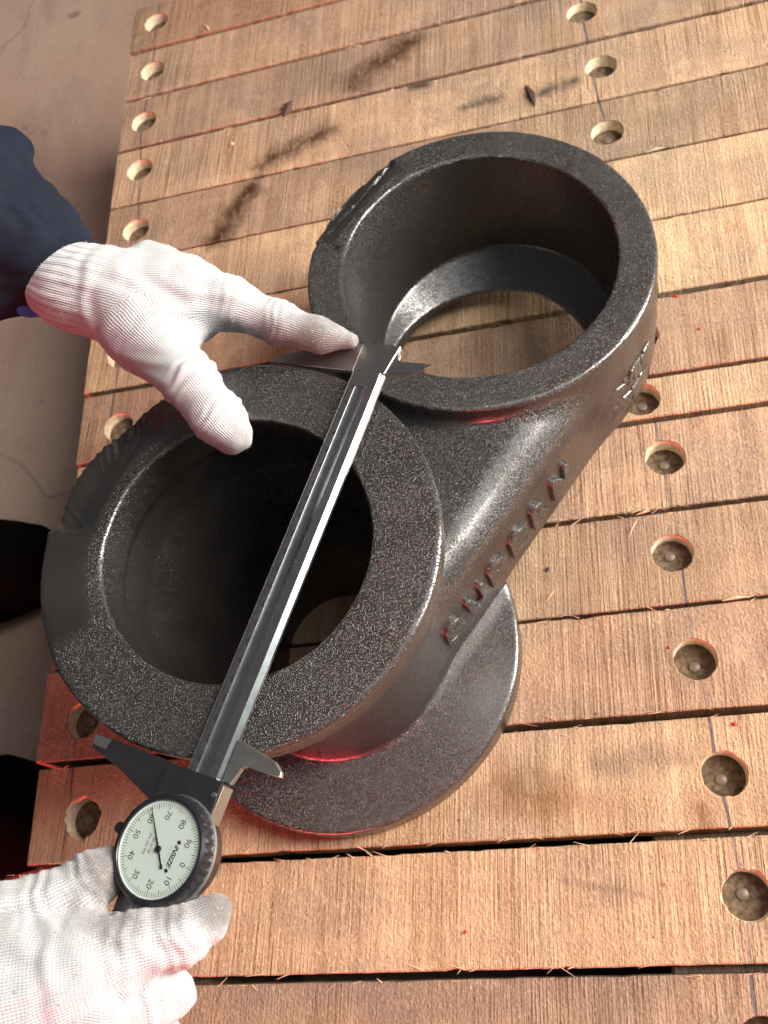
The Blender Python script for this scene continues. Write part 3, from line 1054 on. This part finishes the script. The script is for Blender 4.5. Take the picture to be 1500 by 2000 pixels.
rad = np.array([math.sin(na), math.cos(na)]); tan = np.array([rad[1], -rad[0]])
npts = []
for r, hw in ((-9.0, .62), (-7.2, .62), (-6.8, .32), (-2, .42), (0, .5), (8, .3), (19.2, .07)):
    npts.append((r, hw))
poly = [np.array(DC) + rad * r + tan * hw for r, hw in npts] + [np.array(DC) + rad * r - tan * hw for r, hw in npts[::-1]]
prism('needle', [tuple(q) for q in poly], 12.5, 12.7, M_INK, dial, S)
lathe('needle_hub', [(1.45 * S, 12.3 * S), (1.45 * S, 13.1 * S), (1.1 * S, 13.3 * S)], M_BLACK, dial, 24, (DC[0] * S, DC[1] * S, 0))
lathe('bezel_lock', [(2.4 * S, 4.5 * S), (2.6 * S, 5 * S), (2.6 * S, 11 * S), (2.2 * S, 11.8 * S)], M_BLACK, cal, 24, ((DC[0] - 1.5) * S, (DC[1] - 25.5) * S, 0))

# ------------------------------------------------------------------ person: gloves, sleeves, boots
person = empty('person', (-0.75, 0.25, FLOOR_Z), 'worker in navy sleeves and white knit gloves holding the steel caliper with both hands', 'person')
PORG = np.array([-0.75, 0.25, FLOOR_Z])


def W(pxy, z):
    return px(pxy, z)


def skin(name, bones, mat, h=0.0011, k=0.008, dirt=None, extra=None, wrinkle=0.0, label=None, cuffbones=(), folds=()):
    """bones: (a, b, ra, rb, blend) ; smooth-blended round cones -> one surface with knit coordinates"""
    pts = np.array([p for b in bones for p in (b[0], b[1])])
    R = max(max(b[2], b[3]) for b in bones) + 0.006
    lo = pts.min(0) - R
    hi = pts.max(0) + R
    X, Y, Z, n = grid(lo, hi, h)
    D = None
    for b in bones:
        d = cone(X, Y, Z, *b[:4])
        D = d if D is None else smin(D, d, b[4] if len(b) > 4 else k)
    if extra is not None:
        D = extra(D, X, Y, Z)
    P, F = nets(D.astype(np.float32), lo, h)
    P = relax(P, F, 3, 0.5)
    N = vnormals(P, F)
    # knit coordinates per face corner, from the bone nearest to the face
    FC = P[F].mean(1)
    best = np.full(len(F), 9e9)
    KN = np.zeros((len(F), 4, 3))
    for bi, b in enumerate(bones):
        a_, b_ = np.array(b[0]), np.array(b[1])
        d = b_ - a_
        L = np.linalg.norm(d); d = d / L
        e1 = np.cross(d, [0.23, 0.31, 0.92]); e1 /= np.linalg.norm(e1)
        e2 = np.cross(d, e1)
        t = np.clip((FC - a_) @ d, 0, L)
        q = FC - a_ - t[:, None] * d
        dist = np.linalg.norm(q, axis=1) - (b[2] + (b[3] - b[2]) * t / L)
        m = dist < best
        best[m] = dist[m]
        ac = np.arctan2(q @ e2, q @ e1)[m]
        Q = P[F[m]] - a_
        an = np.arctan2(Q @ e2, Q @ e1)
        an = ac[:, None] + (an - ac[:, None] + np.pi) % (2 * np.pi) - np.pi
        KN[m, :, 0] = an * 0.5 * (b[2] + b[3])
        KN[m, :, 1] = Q @ d
        KN[m, :, 2] = (1.0 if bi == cuffbones[0] else np.clip(1.15 - (Q @ d) / L * 1.3, 0, 1)) if bi in cuffbones else 0.0
    for c0, c1, amp, lam, wd_ in folds:
        dv = np.asarray(c1) - np.asarray(c0); dv = dv / np.linalg.norm(dv)
        rel = P - np.asarray(c0)
        sl = rel @ dv
        rad_ = np.linalg.norm(rel - sl[:, None] * dv, axis=1)
        skw = sl + 0.0016 * np.sin(rel[:, 0] * 260) + 0.0012 * np.sin(rel[:, 1] * 330 + 1.0)
        P = P + N * (amp * np.cos(2 * np.pi * skw / lam) * np.exp(-(sl / wd_) ** 2) * np.clip(2.2 - rad_ / .017, 0, 1))[:, None]
    if wrinkle:
        P = P + N * (wrinkle * (np.sin(P[:, 0] * 210 + 3 * np.sin(P[:, 1] * 160)) * np.sin(P[:, 1] * 190 + 2 * np.sin(P[:, 2] * 230))))[:, None]
    me = np_mesh(name, P - PORG, F)
    at = me.attributes.new('knit', 'FLOAT_VECTOR', 'CORNER')
    at.data.foreach_set('vector', KN.astype(np.float32).ravel())
    dd = np.zeros(len(P))
    for c, r, s in (dirt or []):
        dd = np.maximum(dd, s * np.clip(1.4 - np.linalg.norm(P - np.array(c), axis=1) / r, 0, 1))
    ad = me.attributes.new('dirt', 'FLOAT', 'POINT')
    ad.data.foreach_set('value', dd.astype(np.float32))
    o = link(name, me, mat, person)
    if label: o['label'] = label
    if name == 'glove':
        # loose cotton fibres standing off the knit
        nf = 9000
        fi = rng.integers(0, len(F), nf)
        base = P[F[fi]].mean(1)
        nn = N[F[fi, 0]]
        tang = np.cross(nn, rng.normal(size=(nf, 3))); tang /= np.linalg.norm(tang, axis=1)[:, None]
        dirn = nn * rng.uniform(.15, .7, nf)[:, None] + tang
        dirn /= np.linalg.norm(dirn, axis=1)[:, None]
        Lf = rng.uniform(.0008, .0022, nf)[:, None]
        sd = np.cross(dirn, nn); sd /= np.maximum(np.linalg.norm(sd, axis=1), 1e-6)[:, None]
        wv_ = 0.000045
        p1 = base + dirn * Lf * .6
        p2 = base + dirn * Lf + nn * Lf * rng.uniform(-.35, .2, nf)[:, None]
        VV = np.stack([base - sd * wv_, base + sd * wv_, p1 + sd * wv_, p1 - sd * wv_, p2, p2 + sd * wv_ * .5], 1).reshape(-1, 3)
        k6 = np.arange(nf)[:, None] * 6
        FF = np.concatenate([k6 + [0, 1, 2, 3], k6 + [3, 2, 5, 4]])
        fz = link('fuzz', np_mesh('fuzz', VV - PORG, FF), M_FIBRE, o)
        fz['kind'] = 'stuff'
    return o


# left hand: index pressed along the fixed jaw, thumb resting on the collar
cz = 0.252
l_wr = W((118, 553), cz)
l_pl = W((262, 588), 0.243)
bones = [
    (W((112, 552), cz), W((150, 562), cz - .002), .0180, .0215, .01),
    (W((140, 560), cz), W((240, 585), .243), .0218, .0225, .012),
    (W((235, 575), .243), W((355, 572), .237), .0225, .0190, .014),
    (W((345, 572), .236), W((452, 594), .230), .0188, .0138, .012),
    (W((290, 640), .236), W((365, 625), .230), .0200, .0120, .014),
    (W((445, 592), .230), W((545, 630), .2215), .0120, .0112, .008),
    (W((545, 630), .2215), W((625, 655), .2155), .0112, .0086, .006),
    (W((625, 655), .2155), W((684, 664), .2120), .0086, .0046, .006),
    # thumb
    (W((285, 655), .236), W((372, 745), .232), .0205, .0135, .012),
    (W((372, 745), .232), W((425, 815), .2245), .0132, .0128, .008),
    (W((425, 815), .2245), W((455, 850), .2190), .0126, .0102, .008),
    # folded fingers under the index
    (W((360, 580), .225), W((455, 605), .205), .0130, .0105, .008),
    (W((455, 605), .205), W((505, 622), .185), .0105, .0085, .006),
    (W((330, 585), .215), W((430, 605), .192), .0130, .0100, .008),
    (W((430, 605), .192), W((470, 620), .172), .0100, .0082, .006),
    (W((300, 590), .205), W((400, 605), .182), .0120, .0092, .008),
    (W((292, 496), .243), W((318, 502), .241), .0075, .0070, .012),
]


def flat_cut(D, X, Y, Z):
    return D


skin('glove', bones, M_GLOVE, h=0.0010, k=0.010,
     dirt=[(W((470, 865), .224), .012, .45), (W((610, 680), .214), .022, .85), (W((535, 672), .219), .016, .95), (W((455, 650), .226), .010, .8), (W((690, 668), .213), .012, .5)],
     wrinkle=0.0006, label='white knit glove with soiled index finger pressed on the fixed jaw', cuffbones=(0, 1), folds=[(W((545, 630), .2215), W((625, 655), .2155), .00022, .0055, .008), (W((452, 594), .230), W((545, 630), .2215), .0002, .007, .009), (W((425, 815), .2245), W((455, 850), .219), .0004, .005, .006), (W((372, 745), .232), W((425, 815), .2245), .0006, .007, .009), (W((205, 575), .247), W((262, 588), .243), .0006, .013, .016), (W((330, 660), .234), W((372, 745), .232), .0004, .009, .010)])

# right hand: thumb beside the dial, fingers under the slider
bones = [
    (W((-230, 1975), .225), W((-90, 1960), .222), .030, .034, .012),
    (W((-90, 1950), .222), W((40, 1925), .219), .034, .030, .014),
    (W((30, 1930), .226), W((140, 1905), .226), .029, .0215, .014),
    (W((60, 1980), .222), W((180, 1990), .218), .0260, .0200, .014),
    (W((-120, 1880), .225), W((25, 1790), .224), .0210, .0118, .014),
    # thumb
    (W((-40, 1800), .226), W((95, 1765), .222), .0130, .0108, .010),
    (W((95, 1765), .222), W((170, 1728), .217), .0106, .0110, .008),
    (W((170, 1728), .217), W((207, 1702), .212), .0112, .0104, .008),
    # index
    (W((140, 1895), .226), W((255, 1848), .222), .0172, .0122, .012),
    (W((255, 1848), .222), W((350, 1828), .214), .0124, .0114, .008),
    (W((350, 1828), .214), W((408, 1796), .209), .0110, .0082, .008),
    (W((408, 1796), .209), W((428, 1776), .209), .0080, .0052, .006),
    # middle finger below it
    (W((170, 1975), .212), W((290, 1950), .204), .0158, .0122, .010),
    (W((290, 1950), .204), W((340, 1940), .198), .0120, .0094, .008),
    # ring and little finger
    (W((150, 2040), .200), W((300, 2030), .186), .0150, .0115, .010),
    (W((120, 2110), .190), W((260, 2095), .172), .0140, .0105, .010),
]
skin('glove', bones, M_GLOVE, h=0.0011, k=0.010,
     dirt=[(W((222, 1700), .220), .017, .85), (W((150, 1785), .220), .014, .7), (W((425, 1762), .214), .013, .8), (W((230, 1795), .228), .018, .6), (W((330, 1780), .222), .012, .6)],
     wrinkle=0.0007, label='white knit glove pinching the dial end of the caliper', cuffbones=(0,), folds=[(W((95, 1765), .222), W((170, 1728), .217), .0004, .007, .009), (W((170, 1728), .217), W((207, 1702), .212), .0005, .0055, .006), (W((255, 1848), .222), W((350, 1828), .214), .00035, .008, .010), (W((350, 1828), .214), W((408, 1796), .209), .0003, .006, .008), (W((140, 1895), .226), W((255, 1848), .222), .0004, .012, .014), (W((290, 1950), .204), W((340, 1940), .198), .0005, .006, .007)])

# sleeves
bones = [
    (W((128, 542), .2525), W((60, 479), .262), .0228, .0258, .02),
    (W((60, 479), .262), W((-2, 440), .272), .0258, .0298, .02),
    (W((-2, 440), .272), W((-78, 400), .286), .0298, .0360, .02),
    (W((-60, 306), .290), W((22, 292), .284), .0230, .0115, .012),
    (W((46, 566), .2505), W((-60, 568), .262), .0120, .0235, .012),
    (W((-78, 392), .286), W((-300, 300), .345), .0335, .0540, .02),
]


def sleeve_cut(D, X, Y, Z):
    # open end: sliced off along the hem
    a = W((190, 464), .253); b = W((42, 600), .253)
    d = np.cross(a - CAM_P, b - CAM_P); d /= np.linalg.norm(d)
    if (W((250, 640), .253) - a) @ d < 0: d = -d
    pl = (X - a[0]) * d[0] + (Y - a[1]) * d[1] + (Z - a[2]) * d[2]
    c0 = W((116, 530), .253)
    q2 = (X - c0[0]) ** 2 + (Y - c0[1]) ** 2
    return smax(D, pl + 0.0022 - q2 * 6.0, 0.0016)


skin('sleeve', bones, M_NAVY, h=0.0013, k=0.02, extra=sleeve_cut, wrinkle=0.0008)
skin('inner_cuff', [(W((76, 586), .246), W((56, 584), .249), .0095, .0105, .01)], M_BLUE, h=0.0015)
bones = [
    (W((-190, 1985), .227), W((-300, 2010), .235), .042, .047, .02),
    (W((-300, 2010), .235), W((-620, 2000), .30), .047, .058, .02),
]
skin('sleeve', bones, M_NAVY, h=0.002, k=0.02, wrinkle=0.0012)


# boots and trouser legs on the floor beside the platform
def boot(cy, x_toe, ang, label):
    z0 = FLOOR_Z
    c, s = math.cos(ang), math.sin(ang)
    def q(x, y, z): return np.array([x_toe + x * c - y * s, cy + x * s + y * c, z0 + z])
    bn = [(q(-.050, 0, .040), q(-.105, 0, .044), .046, .046, .02),
          (q(-.06, .022, .036), q(-.026, .020, .030), .036, .027, .012),
          (q(-.06, -.022, .036), q(-.030, -.022, .030), .036, .027, .012),
          (q(-.10, 0, .045), q(-.21, 0, .058), .044, .043, .02),
          (q(-.20, 0, .06), q(-.235, 0, .05), .044, .040, .02),
          (q(-.19, 0, .08), q(-.21, 0, .19), .044, .047, .02)]
    def sole(D, X, Y, Z):
        return smax(D, (z0 + 0.001) - Z, 0.004)
    o = skin('boot', bn, M_BOOT, h=0.003, k=0.02, extra=sole, label=label)
    leg = [(q(-.20, 0, .13), q(-.23, 0, .42), .066, .078, .02)]
    skin('trouser_leg', leg, M_TROUSER, h=0.004, k=0.02, wrinkle=0.003)


t1 = W((98, 1070), FLOOR_Z + .05)
boot(t1[1] - .006, t1[0] - .006, 0.10, None)
t2 = W((95, 1585), FLOOR_Z + .05)
boot(t2[1], t2[0] + .0, 0.0, None)

# ------------------------------------------------------------------ small debris lying on the planks
def plank_top(y):
    for i in range(len(LY) - 1):
        if LY[i + 1] <= y <= LY[i]:
            return DZ[i] * 0.001
    return 0.0


def sliver(name, a, b, wdt, mat, label, cat, group=None, lift=0.0015):
    A, B = px(a, 0), px(b, 0)
    A[2] = plank_top(A[1]) + 0.0001
    B[2] = plank_top(B[1]) + lift
    d = B - A; L = np.linalg.norm(d[:2])
    n = np.array([-d[1], d[0], 0]) / L
    m = (A + B) / 2 + n * L * 0.04
    v = []
    for c_, w_ in ((A, .25), (m, 1.0), (B, .12)):
        for sx, sz in ((-1, 0), (1, 0), (0.6, 1), (-0.6, 1)):
            v.append(c_ + n * sx * wdt * w_ * .5 + np.array([0, 0, sz * wdt * .45 * w_]))
    f = [(0, 1, 2, 3)[::-1], (8, 9, 10, 11)]
    for k in (0, 4):
        for i in range(4):
            f.append((k + i, k + (i + 1) % 4, k + 4 + (i + 1) % 4, k + 4 + i))
    o = mesh(name, v, f, mat, None, origin=A)
    o.location = A
    tag(o, label, cat, group)
    return o


sliver('wood_splinter', (1228, 1050), (1248, 1016), .0013, M_SPLINT, 'long pale splinter pointing at the plank gap beside the dark pencil line', 'splinter', 'loose splinters', .005)
sliver('wood_splinter', (1066, 1175), (1086, 1156), .0018, M_SPLINT, 'short pale splinter on the plank beside the base flange', 'splinter', 'loose splinters', .004)
sliver('wood_splinter', (1262, 300), (1300, 292), .0022, M_SPLINT, 'whitish splinter lying along the tight plank joint beside the ring', 'splinter', 'loose splinters')
sliver('wood_splinter', (1410, 1174), (1466, 1167), .0022, M_SPLINT, 'flat pale splinter lifted from the edge of a narrow plank joint', 'splinter', 'loose splinters')
sliver('wood_splinter', (1243, 1006), (1272, 1000), .0018, M_SPLINT, 'bent pale splinter bridging the dark plank gap near the ring casting', 'splinter', 'loose splinters', .003)
sliver('wood_splinter', (405, 60), (415, 72), .0025, M_SPLINT, 'pale splinter caught on a plank edge near the platform corner', 'splinter', 'loose splinters', .003)
sliver('wood_crumb', (450, 288), (461, 285), .004, M_SPLINT, 'small pale wood crumb on a brown plank', 'crumb')
sliver('seed_husk', (1068, 1118), (1072, 1108), .003, M_BARK, 'grey seed husk standing on the plank beside the web', 'husk')
sliver('bark_flake', (556, 232), (574, 204), .011, M_BARK, 'dark grey bark flake lying across a plank joint', 'bark')
sliver('bark_strip', (1028, 172), (1046, 213), .0075, M_BARK, 'dark oval bark strip beside a black smear', 'bark')
for a, b in (((1313, 581), (1327, 583)), ((1362, 646), (1370, 645)), ((1303, 1264), (1311, 1266)), ((1428, 1412), (1441, 1419)), ((906, 1820), (913, 1821))):
    sliver('paint_chip', a, b, .0026, M_RED, 'tiny red paint chip lying on a brown plank', 'paint chip', 'red paint chips', .0004)

# frayed fibres along the rough plank edges
V, F = [], []
for li, cnt, xa, xb in ((10, 34, -0.06, 0.16), (13, 60, -0.42, -0.05), (13, 14, -0.05, 0.1), (14, 46, -0.36, 0.08), (12, 22, -0.42, 0.12), (11, 16, -0.05, 0.14), (3, 18, -0.4, 0.1), (7, 14, -0.1, 0.15), (2, 14, -0.4, 0.1)):
    for _ in range(cnt):
        x = random.uniform(xa, xb)
        up = random.random() < 0.5
        pi_ = li - 1 if up else li
        z = DZ[pi_] * 0.001
        sc = (CAM_P[2] - z) / CAM_P[2]
        y = LY[li] * sc + (GAP[li] * 0.0006 if up else -GAP[li] * 0.0004) + (0.0006 if up else -0.0006)
        L = random.uniform(.003, .006) if random.random() < .75 else random.uniform(.006, .011)
        a = random.gauss(0, .35) + (math.pi if random.random() < .5 else 0)
        w_ = random.uniform(.00018, .0004)
        A = np.array([x, y, z + .0002])
        B = A + np.array([math.cos(a) * L, math.sin(a) * L, random.uniform(-.0004, .0022)])
        nn_ = np.array([-math.sin(a), math.cos(a), 0]) * w_
        b_ = len(V)
        V += [A - nn_, A + nn_, A + [0, 0, w_ * 1.5], B - nn_ * .3, B + nn_ * .3, B + [0, 0, w_ * .6]]
        F += [(b_, b_ + 1, b_ + 4, b_ + 3), (b_ + 1, b_ + 2, b_ + 5, b_ + 4), (b_ + 2, b_, b_ + 3, b_ + 5), (b_ + 3, b_ + 4, b_ + 5), (b_, b_ + 2, b_ + 1)]
fr = mesh('frayed_fibres', V, F, M_SPLINT, platform, origin=(0, 0, FLOOR_Z))
fr['kind'] = 'stuff'
